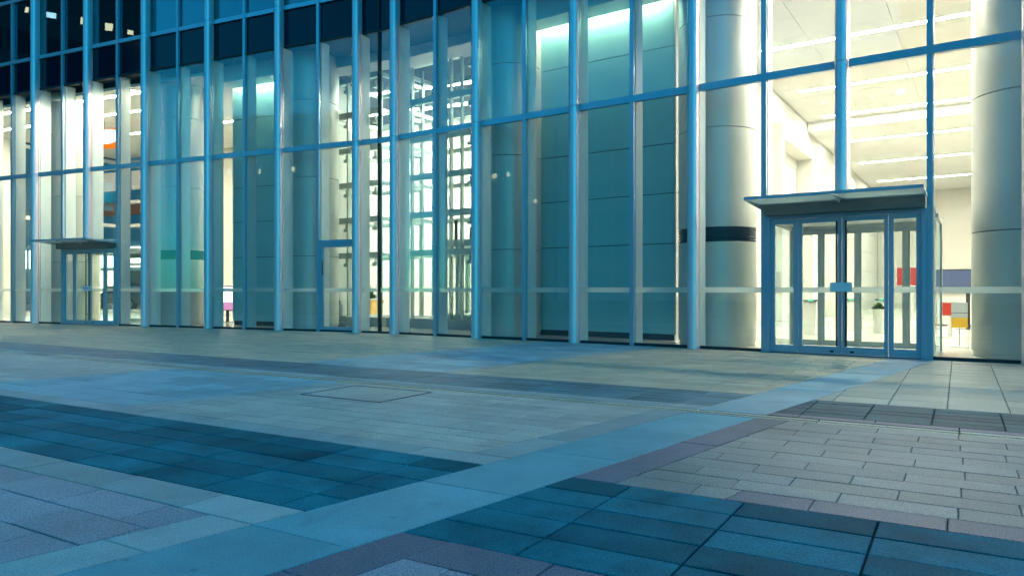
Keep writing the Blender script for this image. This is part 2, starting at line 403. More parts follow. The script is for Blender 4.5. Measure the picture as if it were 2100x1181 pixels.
# the access cover let into the paving: clear the tiles beneath it
cov_c = Vector((-1.62, 7.83)); ch1, ch2 = 0.54, 0.40
cov = [cov_c+e1*(sx*ch1)+d2*(sy*ch2) for sx, sy in ((-1,-1),(1,-1),(1,1),(-1,1))]
def in_cover(p, m):
    r = p-cov_c; det = e1.x*d2.y-e1.y*d2.x
    a = (r.x*d2.y-r.y*d2.x)/det; b = (e1.x*r.y-e1.y*r.x)/det
    return abs(a) < ch1+m and abs(b) < ch2+m
ncov1 = Vector((-e1.y, e1.x)); ncov2 = Vector((-d2.y, d2.x))
def minus_cover(poly):
    if not any(in_cover(p, 0.7) for p in poly): return [poly]
    out = []; rest = poly
    lim1 = sorted([ncov1.dot(cov[0]), ncov1.dot(cov[2])]); lim2 = sorted([ncov2.dot(cov[0]), ncov2.dot(cov[1])])
    g = 0.038
    for nrm, off, less in ((ncov1, lim1[0]-g, True), (ncov1, lim1[1]+g, False), (ncov2, lim2[0]-g, True), (ncov2, lim2[1]+g, False)):
        a = clip(rest, nrm, off, less)
        if len(a) > 2:
            a = inset(a, 0.0005)
            if len(a) > 2: out.append(a)
        rest = clip(rest, nrm, off, not less)
        if len(rest) < 3: break
    return out
def tile_geo(mb, poly, z):
    """one piece of paving with a small chamfer"""
    n = len(poly); ins = inset(poly, 0.004)
    if len(ins) == n:
        vs = [(p.x, p.y, -0.03) for p in poly]+[(p.x, p.y, z-0.003) for p in poly]+[(p.x, p.y, z) for p in ins]
        # match the inset ring to the outer ring
        k = min(range(n), key=lambda k: (ins[k]-poly[0]).length)
        ins = ins[k:]+ins[:k]
        vs[2*n:] = [(p.x, p.y, z) for p in ins]
        fs = [(i, (i+1)%n, n+(i+1)%n, n+i) for i in range(n)]+[(n+i, n+(i+1)%n, 2*n+(i+1)%n, 2*n+i) for i in range(n)]+[tuple(range(2*n, 3*n))]
    else:
        vs = [(p.x, p.y, -0.03) for p in poly]+[(p.x, p.y, z) for p in poly]
        fs = [(i, (i+1)%n, n+(i+1)%n, n+i) for i in range(n)]+[tuple(range(n, 2*n))]
    mb.add(vs, fs); return len(fs)
ranked = []
for kind, mat, poly in TILES:
    for pc in minus_cover(poly):
        n = len(pc)
        ar = sum(pc[i].x*pc[(i+1)%n].y-pc[(i+1)%n].x*pc[i].y for i in range(n))
        if ar < 0: pc = pc[::-1]
        sc = [proj(p) for p in pc]
        size = 0
        if all(sc):
            cx = sum(p[0] for p in sc)/n; cyy = sum(p[1] for p in sc)/n
            w = max(p[0] for p in sc)-min(p[0] for p in sc); h = max(p[1] for p in sc)-min(p[1] for p in sc)
            if -80 < cx < 2180 and cyy < 1260 and h > 7: size = w*h
        ranked.append((size, kind, mat, pc))
ranked.sort(key=lambda t: -t[0])
count = {}; rest = {}
LIMIT = {'granite_tile': 300, 'slate_tile': 220, 'granite_slab': 40, 'drain_stone': 0}
for size, kind, mat, pc in ranked:
    z = random.uniform(-0.0016, 0.0016); t = random.random()
    if size > 160 and count.get(kind, 0) < LIMIT[kind]:
        count[kind] = count.get(kind, 0)+1
        mb = MB(); tile_geo(mb, pc, z); mb.build(kind, mat, pave, tint=t)
    else:
        mb, tl = rest.setdefault(mat, (MB(), []))
        k = tile_geo(mb, pc, z); tl += [t]*k
allmb, alltint, allmat = MB(), [], []
for mi, (mat, (mb, tl)) in enumerate(rest.items()):
    allmb.add(mb.v, mb.f); alltint += tl; allmat += [mi]*len(mb.f)
ps = tag(allmb.build('paving_stones', next(iter(rest)), pave, tint=alltint), kind='stuff')
for mat in list(rest)[1:]: ps.data.materials.append(MATS[mat])
ps.data.polygons.foreach_set('material_index', allmat)
cmb = MB(); tile_geo(cmb, cov, 0.001); cmb.build('access_cover', 'granite_pink', pave, tint=0.6)
for j in range(4):
    a, b = cov[j], cov[(j+1) % 4]
    dd = (b-a).normalized(); nn_ = Vector((dd.y, -dd.x))
    nn_ = nn_ if nn_.dot((a+b)/2-cov_c) > 0 else -nn_
    o1, o2 = 0.004, 0.034
    q = [a+nn_*o1-dd*o1, b+nn_*o1+dd*o1, b+nn_*o2+dd*o1, a+nn_*o2-dd*o1]
    MB().prism([(v.x, v.y) for v in q], -0.03, 0.0022).build('cover_frame', 'black_metal', pave)
mb = MB()
for sx, sy in ((-0.8, 0), (0.8, 0)):
    c = cov_c+e1*(sx*ch1)
    mb.lathe(c.x, c.y, [(0.018, 0.0), (0.018, 0.0035)], 10)
mb.build('lifting_key', 'brass', pave)

# ------------------------------------------------------------------ building shell
Z_T1a, Z_T1b = 5.04, 5.18
Z_SL = 8.04
Z_T2a, Z_T2b = 9.07, 9.19
Z_T3a, Z_T3b = 11.22, 11.34
Z_TOP = 13.4
N_R, N_L = 14, 16
def S(i): return 0.65+1.33*i
S_ENDR, S_ENDL = S(N_R), S(N_L)
def shell_poly(front, back):
    return [wp('L', -S_ENDL, front), wp('R', 0, front), wp('R', S_ENDR, front), wp('R', S_ENDR, back), wp('R', 4.0, back), wp('L', 4.6, 9.6), wp('L', -S_ENDL, 9.6)]
def slab(name, z0, z1, mat, front=0.42):
    return tag(MB().prism([(p.x, p.y) for p in shell_poly(front, 38)], z0, z1).build(name, mat), kind='structure')
slab('lobby_floor', -0.3, 0.012, 'floor_stone', 0.05)
slab('upper_floor', 8.10, 9.02, 'pocket_shade', 0.06)  # underside coloured dark so the recess behind the glass looks unlit
slab('roof', 12.6, 13.2, 'dark_room', 0.05)

facs = {}
facs['R'] = empty('glass_facade', wp('R', 8, 0), 'tall glass curtain wall of the right wing, around the larger entrance', 'facade')
facs['L'] = empty('glass_facade', wp('L', -8, 0), 'receding glass curtain wall of the left wing, around the smaller far entrance', 'facade')
D0, D1 = S(7), S(9)          # entrance bay on both wings (two half bays)
def nose_poly(x, r=0.102, back=0.03, front=-0.25):
    pts = []
    for k in range(13):
        a = math.pi*(1+k/12.0)
        pts.append((x+r*math.cos(a), front+r+r*math.sin(a)))
    return pts+[(x+r, -0.075), (x+r-0.02, -0.07), (x+r-0.02, -0.055), (x+r, -0.05), (x+r, -0.005), (x-r, -0.005), (x-r, -0.05), (x-r+0.02, -0.055), (x-r+0.02, -0.07), (x-r, -0.075)]
for wg, nb in (('R', N_R), ('L', N_L)):
    fac = facs[wg]; sg = 1 if wg == 'R' else -1
    inner = 0.40
    for i in range(nb+1):
        x = sg*S(i)
        door_mid = (i == 8); zb = 2.78 if door_mid else 0.0
        segs = [(zb, Z_T1b-0.06), (Z_T1b-0.05, Z_T2b-0.06), (Z_T2b-0.05, Z_TOP)]
        if i % 2 == 0:
            for z0, z1 in segs:
                MB().prism(nose_poly(x), z0, z1).build('round_mullion', 'aluminium_pale', fac, wg, smooth=True)
            fin = MB().box(x-0.07, x+0.07, 0.03, inner, zb, Z_SL)
        else:
            for z0, z1 in ((0.0, Z_T1a), (Z_T1a+0.004, Z_T2a), (Z_T2a+0.004, Z_TOP)):
                MB().box(x-0.045, x+0.045, -0.075, -0.001, z0, z1).box(x-0.03, x+0.03, -0.0005, 0.03, z0, z1).build('flat_mullion', 'aluminium', fac, wg)
            fin = MB().box(x-0.05, x+0.05, 0.031, inner-0.02, 0.0, Z_SL)
        fin.build('inner_fin', 'fin_paint', fac, wg)
    # transoms, sills, panes
    for i in range(-1, nb):
        xa = 0.0 if i < 0 else S(i); xb = S(i+1)
        ra = 0.02 if i < 0 else (0.113 if i % 2 == 0 else 0.046)
        rb = 0.113 if (i+1) % 2 == 0 else 0.046
        ga = 0.02 if i < 0 else (0.071 if i % 2 == 0 else 0.051)
        x0, x1 = sg*(xa+ra), sg*(xb-rb)
        g0, g1 = sg*(xa+min(ra, 0.04)), sg*(xb-0.04)
        door = i in (7, 8)
        for z0, z1, out in ((Z_T1a, Z_T1b, -0.06), (Z_T2a, Z_T2b, -0.06), (Z_T3a, Z_T3b, -0.06)):
            MB().box(x0, x1, out, 0.03, z0, z1).build('transom', 'aluminium', fac, wg)
        MB().box(x0, x1, -0.03, 0.10, Z_SL-0.03, Z_SL+0.03).build('dark_transom', 'gasket', fac, wg)
        if not door:
            MB().box(x0, x1, -0.05, 0.05, 0.0, 0.055).build('sill', 'gasket', fac, wg)
        svc = (wg == 'L' and i == 0)
        zlo = 2.70 if door else (2.52 if svc else 0.055)
        p = MB().box(g0, g1, 0.004, 0.022, zlo, Z_T1a).build('glass_pane', 'glass', fac, wg)
        MB().box(g0, g1, 0.004, 0.022, Z_T1b, Z_SL-0.03).build('glass_pane', 'glass', fac, wg)
        MB().box(g0, g1, 0.004, 0.022, Z_SL+0.03, Z_T2a).build('spandrel_panel', 'spandrel', fac, wg)
        MB().box(g0, g1, 0.004, 0.022, Z_T2b, Z_T3a).build('upper_pane', 'glass_dark', fac, wg)
        MB().box(g0, g1, 0.004, 0.022, Z_T3b, Z_TOP).build('upper_pane', 'glass_dark', fac, wg)
        if not door and not svc:
            MB().box(g0, g1, 0.024, 0.026, EYE-0.052, EYE+0.052).build('safety_strip', 'film', fac, wg)
    # end wall of the wing above the lobby, and dark back of the upper storey
# the dark seam where the wings meet
seam = MB().box(-0.028, 0.028, -0.035, 0.06, 0, Z_TOP).build('joint_post', 'gasket', facs['R'], 'R')
tag(MB().box(-0.3, S_ENDR, 3.6, 3.7, 9.03, 12.59).build('upper_back_wall', 'dark_room', None, 'R'), kind='structure')
tag(MB().box(-S_ENDL, 0.3, 3.75, 3.85, 9.03, 12.59).build('upper_back_wall', 'dark_room', None, 'L'), kind='structure')

# ------------------------------------------------------------------ round columns
def column(wg, s, label, ring=False):
    sg = 1 if wg == 'R' else -1; x = sg*s; y = 1.32; r = 0.80
    c = empty('round_column', wp(wg, x, y), label, 'column', 'round metal-clad columns behind the glass')
    MB().lathe(x, y, [(0.74, 0.012), (0.74, 8.10)], 40).build('core', 'louvre', c, wg, True)
    for z0, z1 in ((0.10, 2.13), ((2.43 if ring else 2.145), 4.44), (4.455, 6.68), (6.695, 8.09)):
        MB().lathe(x, y, [(r-0.004, z0), (r, z0+0.004), (r, z1-0.004), (r-0.004, z1)], 64).build('cladding_drum', 'column_metal', c, wg, True)
    MB().lathe(x, y, [(r-0.03, 0.012), (r-0.03, 0.10)], 48).build('plinth', 'column_metal', c, wg, True)
    for k in range(5 if ring else 0):
        z = 2.155+k*0.055
        MB().lathe(x, y, [(r-0.05, z), (r-0.002, z+0.006), (r-0.002, z+0.026), (r-0.05, z+0.034)], 48).build('louvre_blade', 'louvre', c, wg, True)
column('R', 3.31, 'blue-lit round column at the right end of the lift hall')
column('R', 8.64, 'pale round column with dark louvre ring, just left of the large entrance', True)
column('R', 13.97, 'large grey round column at the right edge of the photo')
column('L', 3.31, 'teal round column just left of the glass service door')
column('L', 8.64, 'dark blue round column with louvre ring, right of the far entrance', True)
column('L', 13.97, 'grey round column just left of the far entrance')

# ------------------------------------------------------------------ core walls with stone panels
def panelled(name, label, wg, x0, x1, y0, y1, zs, splits, side=None, mat='stone_panel', cat='wall'):
    """solid block with thin stone panels fixed to its front (and one end)"""
    w = empty(name, wp(wg, (x0+x1)/2, y0), label, cat)
    MB().box(x0, x1, y0+0.03, y1, 0.013, 8.09).build('wall_body', 'gasket', w, wg)
    for za, zb in zip(zs[:-1], zs[1:]):
        xs = [x0]+[x0+(x1-x0)*f for f in splits]+[x1]
        for a, b in zip(xs[:-1], xs[1:]):
            MB().box(a+0.002, b-0.002, y0, y0+0.029, za+0.010, zb-0.010).build('stone_panel', mat, w, wg)
    return w
zs = [0.15, 0.72, 1.15+0.0, 2.18, 3.28, 4.38, 5.48, 6.58, 8.08]
zs = [0.14, 1.14, 2.20, 3.34, 4.46, 5.56, 6.66, 8.08]
coreR = panelled('panelled_wall', 'blue-green stone panelled core wall left of the pale louvred column', 'R', 4.0, 7.55, 1.65, 37.5, zs, [0.33, 0.70])
MB().box(4.0, 7.5, 1.66, 1.672, 0.013, 0.14).build('skirting', 'black_metal', coreR, 'R')
coreL = panelled('panelled_wall', 'dark green stone panelled core wall between the two dark columns of the left wing', 'L', -6.75, -4.0, 1.65, 4.4, zs, [0.35, 0.68])
MB().box(-6.7, -4.0, 1.66, 1.672, 0.013, 0.14).build('skirting', 'black_metal', coreL, 'L')
for za, zb in zip(zs[:-1], zs[1:]):
    for a, b in ((1.65, 3.0), (3.0, 4.4)):
        MB().box(-3.998, -3.96, a+0.004, b-0.004, za+0.005, zb-0.005).build('side_panel', 'white_paint', coreL, 'L')
        MB().box(-6.79, -6.752, a+0.004, b-0.004, za+0.005, zb-0.005).build('side_panel', 'white_paint', coreL, 'L')
for za, zb in zip(zs[:-1], zs[1:]):
    for k in range(3):
        MB().box(3.96, 3.998, 1.66+2.6*k, 4.25+2.6*k, za+0.005, zb-0.005).build('side_panel', 'white_paint', coreR, 'R')
    for a, b in ((-6.75, -5.4), (-5.4, -4.0)):
        MB().box(a+0.004, b-0.004, 4.402, 4.44, za+0.005, zb-0.005).build('side_panel', 'white_paint', coreL, 'L')
# the white end of the right core: the left wall of the big lobby
lw = empty('lobby_side_wall', wp('R', 7.6, 8), 'bright white panelled side wall of the right lobby', 'wall')
ys = [1.65+0.0, 2.6]+[2.6+2.45*k for k in range(1, 15)]
for za, zb in zip(zs[:-1], zs[1:]):
    for a, b in zip(ys[:-1], ys[1:]):
        if b > 37.4: continue
        MB().box(7.556, 7.60, a+0.006, b-0.006, za+0.006, zb-0.006).build('wall_panel', 'white_paint', lw, 'R')
MB().box(7.556, 7.585, 1.66, 37, 0.013, 0.14).build('skirting', 'fin_paint', lw, 'R')
# two tall portals in that wall
for ya in (9.2, 18.6):
    MB().box(7.605, 8.15, ya, ya+0.35, 0.013, 5.9).box(7.605, 8.15, ya+4.6, ya+4.95, 0.013, 5.9).box(7.605, 8.15, ya, ya+4.95, 5.901, 6.35).build('portal_frame', 'cream_wall', lw, 'R')
# outer and back walls of the right lobby
tag(MB().box(7.6, S_ENDR, 37.0, 37.3, 0.013, 8.09).build('lobby_back_wall', 'cream_wall', None, 'R'), kind='structure')
tag(MB().box(S_ENDR, S_ENDR+0.3, 0.1, 37.3, 0.0, 13.1).build('end_wall', 'cream_wall', None, 'R'), kind='structure')
# lift hall back wall
tag(MB().box(-8.6, 5.0, 9.2, 9.5, 0.013, 8.09).build('lift_hall_back_wall', 'white_paint', None, 'L'), kind='structure')

# ------------------------------------------------------------------ ceilings
def ceil(wg, x0, x1, y0, y1, z0, z1, mat, name='lobby_ceiling'):
    return tag(MB().box(x0, x1, y0, y1, z0, z1).build(name, mat, None, wg), kind='structure')
cl = ceil('R', 7.62, S_ENDR, 0.45, 15.6, 7.70, 7.76, 'inner_frame')
for a in range(6):
    for c_ in range(12):
        xa = 7.63+a*(S_ENDR-7.64)/6; ya = 0.46+c_*15.12/12
        MB().box(xa+0.004, xa+(S_ENDR-7.64)/6-0.004, ya+0.004, ya+15.12/12-0.004, 7.66, 7.699).build('ceiling_panel', 'white_paint', cl, 'R')
ceil('R', 7.62, S_ENDR, 15.61, 36.9, 7.30, 7.76, 'white_paint')
ceil('R', 4.0, 7.50, 0.75, 1.36, 7.60, 8.09, 'fin_paint', 'soffit')
ceil('L', -6.75, -4.0, 0.75, 1.36, 7.60, 8.09, 'fin_paint', 'soffit')
ceil('R', -1.0, 3.98, 1.5, 2.25, 7.80, 8.09, 'white_paint', 'soffit')
ceil('L', -4.0, 0.5, 1.5, 2.25, 7.805, 8.09, 'white_paint', 'soffit')
ceil('L', -S_ENDL, -6.78, 0.42, 9.1, 7.78, 7.88, 'white_paint')

# ------------------------------------------------------------------ ceiling lights (what lights the interior)
def strip(wg, x0, x1, y, z, hw, mat, label, group=None):
    o = empty('ceiling_light', wp(wg, (x0+x1)/2, y, z), label, 'ceiling light', group)
    MB().box(x0, x1, y-hw, y+hw, z-0.012, z-0.002).build('diffuser', mat, o, wg)
    MB().box(x0-0.02, x1+0.02, y-hw-0.02, y-hw-0.002, z-0.02, z-0.002).box(x0-0.02, x1+0.02, y+hw+0.002, y+hw+0.02, z-0.02, z-0.002).build('trim', 'fin_paint', o, wg)
    return o
names = ['first', 'second', 'third', 'fourth', 'fifth', 'sixth', 'seventh']
for k, (y, zc) in enumerate([(1.9, 7.66), (6.2, 7.66), (10.9, 7.66), (14.9, 7.66), (18.4, 7.30), (24.2, 7.30), (31.0, 7.30)]):
    strip('R', 8.3, 18.9, y, zc, 0.09, 'lamp_warm', '%s ceiling light line of the right lobby counted from the glass' % names[k], 'light lines of the right lobby')
for wg, x0, x1, side in (('R', 4.05, 7.45, 'right'), ('L', -6.7, -4.05, 'left')):
    strip(wg, x0, x1, 1.52, 7.98, 0.06, 'lamp_cove', 'cove light washing down the %s panelled core wall' % side, 'cove lights')
for k, y in enumerate((0.9, 2.6, 5.2)):
    strip('L', -20.5, -9.2, y, 7.78, 0.09, 'lamp_left', '%s ceiling light line of the left lobby counted from the glass' % names[k], 'light lines of the left lobby')
for k, y in enumerate((5.2, 7.6)):
    strip('L', -7.5, 3.2, y, 8.09, 0.13, 'lamp_lift', '%s ceiling light line behind the lift shafts' % names[k], 'light lines of the lift hall')
sp = empty('spotlight', wp('L', -10.1, 0.62, 7.76), 'glaring round ceiling spotlight above and right of the far entrance', 'spotlight')
MB().lathe(-10.1, 0.62, [(0.05, 7.735), (0.05, 7.745)], 16).build('lamp_face', 'spot', sp, 'L')
MB().lathe(-10.1, 0.62, [(0.075, 7.746), (0.075, 7.779)], 16).build('housing', 'fin_paint', sp, 'L')

# ------------------------------------------------------------------ entrances
def entrance(wg, which):
    sg = 1 if wg == 'R' else -1
    def b(mb, s0, s1, y0, y1, z0, z1): return mb.box(sg*s0, sg*s1, y0, y1, z0, z1)
    d = empty('entrance_doors', wp(wg, sg*(D0+D1)/2, 0), '%s blue metal framed glass double doors with side panels' % ('large' if wg == 'R' else 'small far'), 'doors')
    s0, s1 = D0+0.046, D1-0.046
    a, m, c = s0+0.56, S(8), s1-0.56
    b(b(b(MB(), s0, s0+0.07, -0.10, 0.06, 0.0, 2.50), s1-0.07, s1, -0.10, 0.06, 0.0, 2.50), s0+0.0705, s1-0.0705, -0.10, 0.06, 2.44, 2.50).build('door_frame', 'aluminium', d, wg)
    b(MB(), s0+0.02, s1-0.02, -0.32, 0.06, 2.502, 2.69).build('header_beam', 'dark_beam', d, wg)
    b(MB(), s0, s1, -0.10, 0.06, 0.0, 0.014).build('threshold', 'dark_beam', d, wg)
    def leaf(name, x0, x1, st, hinge=None, y=-0.02):
        z0, z1 = 0.02, 2.435
        f = b(b(b(b(MB(), x0, x0+st, y-0.03, y+0.03, z0, z1), x1-st, x1, y-0.03, y+0.03, z0, z1), x0+st+0.0005, x1-st-0.0005, y-0.03, y+0.03, z0, 0.15), x0+st+0.0005, x1-st-0.0005, y-0.03, y+0.03, 2.35, z1).build(name, 'aluminium', d, wg)
        b(MB(), x0+st, x1-st, y-0.008, y+0.008, 0.15, 2.35).build('glass_pane', 'glass_clear', f, wg)
        b(MB(), x0+st, x1-st, y+0.010, y+0.012, EYE-0.05, EYE+0.05).build('safety_strip', 'film', f, wg)
        return f
    leaf('side_panel', s0+0.075, a-0.004, 0.075); leaf('side_panel', c+0.004, s1-0.075, 0.075)
    for x0, x1, hx in ((a+0.004, m-0.005, m-0.075), (m+0.005, c-0.004, m+0.075)):
        f = leaf('door_leaf', x0, x1, 0.06)
        mb = MB().tube((sg*hx, -0.11, 0.16), (sg*hx, -0.11, 2.36), 0.017, 10)
        for z in (0.35, 1.25, 2.15): mb.tube((sg*hx, -0.11, z), (sg*hx, -0.05, z), 0.012, 8)
        mb.build('door_handle', 'louvre', f, wg, True)
        cx = (x0+x1)/2+ (0.2 if x0 < m-0.3 else -0.2)
        b(MB(), cx-0.03, cx+0.03, -0.065, -0.0505, 0.05, 0.085).build('floor_bolt', 'black_metal', f, wg)
    # notice plate across the meeting stiles
    pl = empty('door_notice', wp(wg, sg*m, -0.14, 1.1), 'small %s notice plate across the %s entrance doors' % (('plain grey', 'large') if wg == 'R' else ('pale blue printed', 'small far')), 'notice')
    pw = 0.175 if wg == 'R' else 0.20
    b(MB(), m-pw, m+pw, -0.145, -0.13, 1.12, 1.28).build('plate', 'plate_grey', pl, wg)
    b(MB(), m-0.10, m+0.10, -0.1295, -0.1275, 1.18, 1.23).build('backing_strip', 'black_metal', pl, wg)
    if wg == 'L':
        b(MB(), m-0.12, m+0.13, -0.147, -0.1455, 1.185, 1.215).build('print_line', 'plate_ink', pl, wg)
    # canopy
    cp = empty('entrance_canopy', wp(wg, sg*m, 0, 2.7), 'flat glass canopy over the %s entrance' % ('large right' if wg == 'R' else 'small left'), 'canopy')
    k0, k1, yo, z = D0-0.06, D1-0.02, -1.14, 2.74
    for p0, p1 in ((k0+0.02, m-0.012), (m+0.012, k1-0.02)):
        b(MB(), p0, p1, yo+0.03, -0.10, z-0.008, z+0.008).build('glass_panel', 'glass_canopy', cp, wg)
    b(MB(), k0, k1, yo, yo+0.028, z-0.03, z+0.022).build('front_edge', 'aluminium', cp, wg)
    for x in (k0, m-0.01, k1-0.018):
        x0, x1 = sg*x, sg*(x+0.018)
        vs = [(x0, yo+0.029, z-0.03), (x1, yo+0.029, z-0.03), (x1, -0.08, z-0.10), (x0, -0.08, z-0.10), (x0, yo+0.029, z-0.01), (x1, yo+0.029, z-0.01), (x1, -0.08, z-0.01), (x0, -0.08, z-0.01)]
        fs = [(0,1,2,3),(4,7,6,5),(0,4,5,1),(1,5,6,2),(2,6,7,3),(3,7,4,0)]
        MB().add(vs, fs).build('bracket', 'aluminium', cp, wg)
    b(MB(), k0+0.02, k1-0.02, -0.098, -0.0755, z-0.045, z+0.06).build('wall_rail', 'aluminium', cp, wg)
    # vestibule behind the doors
    v = empty('entrance_vestibule', wp(wg, sg*m, 1.2), 'glass vestibule with dark framed inner doors behind the %s entrance' % ('large right' if wg == 'R' else 'small left'), 'vestibule')
    v0, v1, yb = D0+0.05, D1+0.06, 1.95
    b(MB(), v0, v1, 0.42, yb, 2.46, 2.54).build('ceiling_panel', 'fin_paint', v, wg)
    xs = [v0, v0+0.58, m-0.02, c+0.10, v1]
    for j, x in enumerate(xs):
        wd = 0.05
        b(MB(), x-wd/2, x+wd/2, yb-0.05, yb+0.05, 0.013, 2.455).build('post', 'inner_frame', v, wg)
    for x0, x1 in zip(xs[:-1], xs[1:]):
        x0 += 0.026; x1 -= 0.026
        f = b(b(b(b(MB(), x0, x0+0.04, yb-0.025, yb+0.025, 0.02, 2.36), x1-0.04, x1, yb-0.025, yb+0.025, 0.02, 2.36), x0+0.0405, x1-0.0405, yb-0.025, yb+0.025, 0.02, 0.13), x0+0.0405, x1-0.0405, yb-0.025, yb+0.025, 2.28, 2.36).build('inner_door', 'inner_frame', v, wg)
        b(MB(), x0+0.04, x1-0.04, yb-0.006, yb+0.006, 0.13, 2.28).build('glass_pane', 'glass_clear', f, wg)
    b(MB(), v0-0.03, v1+0.03, yb-0.051, yb+0.051, 2.362, 2.4545).build('lintel', 'inner_frame', v, wg)
    for x in (v0, v1):
        b(MB(), x-0.008, x+0.008, 0.45, yb-0.06, 0.02, 2.45).build('side_glass', 'glass_clear', v, wg)
        b(MB(), x-0.03, x+0.03, 0.42, yb-0.055, 2.38, 2.4545).build('side_rail', 'inner_frame', v, wg)
entrance('R', 'right'); entrance('L', 'left')

# glass service door in the left wing, first bay left of the seam
sd = empty('service_door', wp('L', -1.3, 0), 'single blue framed glass service door beside the lift hall', 'door')
x0, x1 = -S(1)+0.046, -S(0)-0.113
MB().box(x0, x1, -0.05, 0.03, 2.40, 2.52).box(x0, x0+0.05, -0.05, 0.03, 0, 2.3995).box(x1-0.04, x1, -0.05, 0.03, 0, 2.3995).box(x0+0.0505, x1-0.0405, -0.05, 0.03, 0, 0.012).build('door_frame', 'aluminium', sd, 'L')
a0, a1 = x0+0.054, x1-0.044
MB().box(a0, a0+0.06, -0.03, 0.02, 0.02, 2.395).box(a1-0.05, a1, -0.03, 0.02, 0.02, 2.395).box(a0+0.0605, a1-0.0505, -0.03, 0.02, 0.02, 0.14).box(a0+0.0605, a1-0.0505, -0.03, 0.02, 2.32, 2.395).build('door_leaf', 'aluminium', sd, 'L')
MB().box(a0+0.06, a1-0.05, -0.01, 0.006, 0.14, 2.32).build('glass_pane', 'glass_clear', sd, 'L')
MB().box(a0+0.06, a1-0.05, 0.008, 0.010, EYE-0.05, EYE+0.05).build('safety_strip', 'film', sd, 'L')
MB().tube((a0+0.075, -0.07, 1.55), (a0+0.075, -0.07, 1.95), 0.014).tube((a0+0.075, -0.07, 1.6), (a0+0.075, -0.03, 1.6), 0.01).tube((a0+0.075, -0.07, 1.9), (a0+0.075, -0.03, 1.9), 0.01).build('door_handle', 'louvre', sd, 'L')

# ------------------------------------------------------------------ lift shafts (steel lattice behind the seam)
def lift(label, x0, x1, y0, y1, seed):
    rnd = random.Random(seed)
    L = empty('lift_shaft', wp('R', (x0+x1)/2, (y0+y1)/2), label, 'lift shaft', 'open steel lift shafts')
    MB().box(x0-0.15, x1+0.15, y0-0.15, y1+0.1, 0.013, 0.30).build('pit_wall', 'concrete', L, 'R')
    xs = [x0, x0+0.55, x0+0.80, x1-0.95, x1-0.55, x1]
    for x in xs:
        w = 0.06 if x in (x0, x1) else 0.028
        MB().box(x-w, x+w, y0-0.06, y0+0.06, 0.301, 8.08).build('post', 'steel', L, 'R')
    for x in (x0, x1):
        MB().box(x-0.06, x+0.06, y1-0.06, y1+0.06, 0.101, 8.08).build('post', 'steel', L, 'R')
    for x in (x0+0.35, x1-0.35):
        MB().box(x-0.02, x+0.02, (y0+y1)/2-0.04, (y0+y1)/2+0.04, 0.301, 8.08).build('guide_rail', 'steel', L, 'R')
    for k in range(6):
        z = 2.25+k*1.13
        MB().box(x0-0.05, x1+0.05, y0-0.065, y0+0.065, z-0.09, z+0.09).build('beam', 'steel', L, 'R')
        MB().box(x0-0.05, x1+0.05, y1-0.05, y1+0.05, z-0.07, z+0.07).build('beam', 'steel', L, 'R')
        for x in (x0, x1):
            MB().box(x-0.045, x+0.045, y0+0.066, y1-0.051, z-0.06, z+0.06).build('side_beam', 'steel', L, 'R')
        for x in (x0+0.30, x1-0.35):
            MB().box(x-0.10, x+0.10, y0+0.10, y0+0.34, z-0.34, z-0.24).box(x-0.03, x+0.03, y0+0.12, y0+0.18, z-0.239, z-0.095).build('bracket', 'steel', L, 'R')
        c = x0+(x1-x0)*0.5
        MB().lathe(c, y0, [(0.012, z+0.0905), (0.012, z+0.15)], 8).lathe(c, y0, [(0.035, z+0.151), (0.04, z+0.19), (0.02, z+0.21)], 10).build('clamp', 'black_metal', L, 'R')
    return L
lift('narrow steel lift shaft frame between the service door and the dark seam', -4.25, -2.30, 2.35, 4.3, 1)
lift('wide steel lift shaft frame right of the dark seam', -1.75, 1.50, 2.35, 4.3, 2)
# lift car low in the right shaft
lc = empty('lift_car', wp('R', 0.5, 3.3, 0.31), 'dark lift car standing low in the wide right lift shaft', 'lift car')
MB().box(-0.2, 1.3, 2.6, 4.1, 2.42, 2.62).build('roof', 'steel', lc, 'R')
MB().box(-0.2, 1.3, 2.6, 4.1, 0.31, 0.42).build('car_floor', 'steel', lc, 'R')
for x in (-0.18, 0.55, 1.2):
    MB().box(x-0.04, x+0.08, 2.6, 2.70, 0.421, 2.419).build('car_post', 'steel', lc, 'R')
    MB().box(x-0.04, x+0.08, 4.0, 4.1, 0.421, 2.419).build('car_post', 'steel', lc, 'R')
MB().box(-0.1, 1.15, 2.63, 2.645, 0.43, 2.41).build('car_glass', 'glass_clear', lc, 'R')
MB().tube((0.45, 2.7, 2.62), (0.45, 2.7, 3.2), 0.05).tube((0.8, 3.0, 2.62), (0.8, 3.0, 3.0), 0.06).build('car_gear', 'black_metal', lc, 'R')
# pump motor on a plinth, seen through the service door
mo = empty('buffer_motor', wp('R', -3.45, 1.75), 'grey machine on a concrete block seen through the service door', 'machine')
MB().box(-3.85, -2.75, 1.35, 2.15, 0.013, 0.17).box(-3.75, -2.85, 1.45, 2.1, 0.171, 0.33).build('block', 'concrete', mo, 'R')
MB().lathe(-3.45, 1.75, [(0.12, 0.331), (0.12, 0.62), (0.09, 0.68), (0.035, 0.70), (0.035, 0.82)], 18).build('motor', 'steel', mo, 'R', True)
